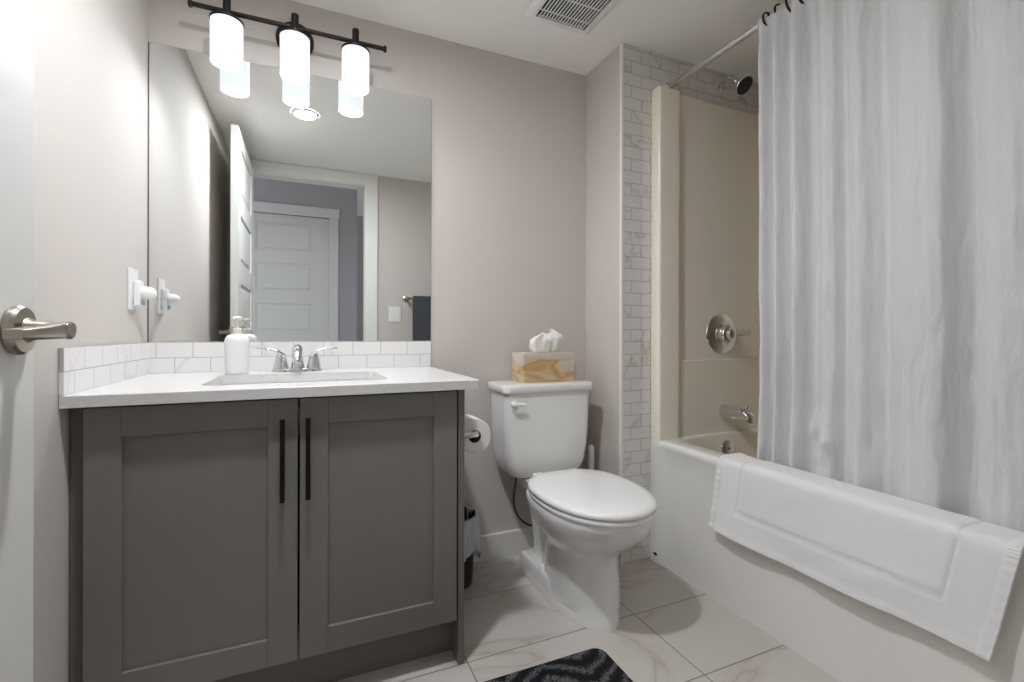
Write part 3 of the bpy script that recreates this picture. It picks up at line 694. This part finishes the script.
# ---------------------------------------------------------------- white towel mat over the tub rim
TY0, TY1 = -.640, -1.392
prof = [(1.424, .395), (1.4175, .44), (1.414, .480), (1.4105, .503), (1.404, .5135), (1.390, .516), (1.350, .5155), (1.325, .515), (1.311, .511), (1.304, .502), (1.3015, .485), (1.300, .44), (1.2985, .38), (1.296, .32), (1.2935, .266)]
path = [p for p in spline([(x, 0, z) for x, z in prof], 7)]
acc = [0.]
for a, b in zip(path, path[1:]): acc.append(acc[-1]+(b-a).length)
Ltot = acc[-1]; NYT = 230
def sstep(a, b, x): t = max(0, min(1, (x-a)/(b-a))); return t*t*(3-2*t)
def groove(d, w=.0035): return math.exp(-(d/w)**2)
bm = BM(); rows_o, rows_i = [], []
for k, p in enumerate(path):
    d = (path[min(k+1, len(path)-1)]-path[max(k-1, 0)]).normalized(); nrm = Vector((d.z, 0, -d.x))   # away from the tub on the front
    ro, ri = [], []; dist_bottom = Ltot-acc[k]; hang = max(0, (.50-p.z)/.24) if p.x < 1.35 else 0
    for i in range(NYT+1):
        u = i/NYT
        y0 = TY0+.028*hang; y1 = TY1+.042*hang
        y = y0+(y1-y0)*u
        e = min(u, 1-u)*.752                      # distance to a short edge
        h = .0035
        h += .0012*noise.noise(Vector((y*14, p.z*14, p.x*14)))
        inner = min(e-.098, dist_bottom-.088)
        h -= .0034*groove(inner)*(1 if dist_bottom > .075 and e > .085 else 0)
        h += .0010*sstep(0, .02, inner)
        if e < .020: h += .0018+.0012*math.sin(k*1.9)
        h += .0010*groove(e-.021, .002)*-1
        if dist_bottom < .012: h += .0016
        wav = .006*hang*noise.noise(Vector((y*5., p.z*4, 3.)))+.004*hang*hang*math.sin(y*17+1)+.0035*noise.noise(Vector((y*9+p.z*12, p.z*9-y*4, 8.)))*min(1, hang*2)
        flare = .004*hang
        q = p+nrm*(-0)
        base = Vector((p.x-wav-flare if p.x < 1.35 else p.x, y, p.z+.004*hang*math.sin(y*9)))
        ro.append(bm.verts.new(base+nrm*h)); ri.append(bm.verts.new(base+nrm*-.0025))
    rows_o.append(ro); rows_i.append(ri)
for A in (rows_o, rows_i):
    for a, b in zip(A, A[1:]):
        for i in range(NYT): bm.faces.new((a[i], a[i+1], b[i+1], b[i]))
n = len(path)
for k in range(n-1):
    for i in (0, NYT): bm.faces.new((rows_o[k][i], rows_o[k+1][i], rows_i[k+1][i], rows_i[k][i]))
for k in (0, n-1):
    for i in range(NYT): bm.faces.new((rows_o[k][i], rows_o[k][i+1], rows_i[k][i+1], rows_i[k][i]))
tag(link('bath_towel', bm, M['terry'], None, True, angle=60), 'white hemmed towel mat draped over the bathtub rim', 'towel')
# ---------------------------------------------------------------- ceiling vent and recessed light
vx0, vx1, vy0, vy1 = .728, 1.008, -.570, -.262
vt = thing('exhaust_vent', ((vx0+vx1)/2, (vy0+vy1)/2, H-.02), 'white slotted exhaust fan grille on ceiling near the tub', 'vent')
bm = BM(); gx0, gx1, gy0, gy1 = vx0+.036, vx1-.036, vy0+.036, vy1-.036
def vr(e, z, r=.012): return at_z(rr(vx0+e, vx1-e, vy0+e, vy1-e, r, 5), z)
gr = at_z(rr(gx0, gx1, gy0, gy1, .002, 5), H-.019)
loft(bm, [vr(0, H-.0005), vr(0, H-.006), vr(.012, H-.016), vr(.022, H-.019), gr, at_z(rr(gx0, gx1, gy0, gy1, .002, 5), H-.010)], False, False)
link('frame', bm, M['plastic'], vt, True, angle=40)
link('cavity_shade', bx(gx0-.002, gx1+.002, gy0-.002, gy1+.002, H-.006, H-.004), M['dark'], vt)  # flat dark plate painted as the shade behind the slots
bm = BM(); ns = 17; pit = (gx1-gx0)/ns
for i in range(1, ns): box(bm, gx0+i*pit-.0023, gx0+i*pit+.0023, gy0, gy1, H-.0187, H-.0160)
for f in (.17, .5, .83): y = gy1+(gy0-gy1)*f; box(bm, gx0, gx1, y-.002, y+.002, H-.0185, H-.0165)
link('grille', bm, M['plastic'], vt)
cl = thing('recessed_ceiling_light', (-.012, -.935, H-.01), 'round flush ceiling light reflected at top of mirror', 'ceiling light')
link('trim_ring', lathe(BM(), [(.052, .010), (.052, .004), (.056, .0), (.066, .002), (.071, .0095)], (-.012, -.935, H-.0102), 'z', 48, False, False), M['plastic'], cl, True)
link('lens', lathe(BM(), [(.0535, 0), (.0535, .002)], (-.012, -.935, H-.006), 'z', 48), M['lens'], cl, True)
# ---------------------------------------------------------------- things seen only in the mirror
br_ = thing('towel_bar', (.98, YF, 1.20), 'brushed metal towel bar on door wall seen in mirror', 'towel bar')
for x in (.690, 1.27):
    link('post', lathe(BM(), [(.022, 0), (.022, .006), (.012, .012), (.012, .058), (.014, .060), (.014, .074), (.010, .076)], (x, YF+.0003, 1.205), (0, 1, 0), 24), M['nickel'], br_, True)
link('bar', lathe(BM(), [(.0085, 0), (.0085, .58)], (.690, YF+.066, 1.205), 'x', 18), M['nickel'], br_, True)
bm = BM(); outp = []
for q, sgn in ((.0105, 1), (.0195, 1)):
    outp.append([(YF+.066-q, .86 if q < .015 else .855)]+[(YF+.066+q*math.cos(PI-PI*i/10), 1.205+q*math.sin(PI*i/10)) for i in range(11)]+[(YF+.066+q, .80 if q < .015 else .795)])
profl = outp[1]+outp[0][::-1]
loft(bm, [[(x, y, z) for y, z in profl] for x in [.735+.40*i/30 for i in range(31)]])
tag(link('hand_towel', bm, M['towel_dark'], None, True, angle=60), 'charcoal hand towel hanging from the towel bar', 'towel')
sw = thing('light_switch', (.608, YF, 1.03), 'white light switch plate beside the door seen in mirror', 'light switch')
link('cover_plate', bx(.562, .655, YF+.0002, YF+.006, 1.027, 1.142), M['plastic'], sw, bevel=.002)
for x in (.587, .630): link('rocker', bx(x-.0165, x+.0165, YF+.005, YF+.009, 1.052, 1.117), M['plastic'], sw, bevel=.0015)
bpy.context.view_layer.update()
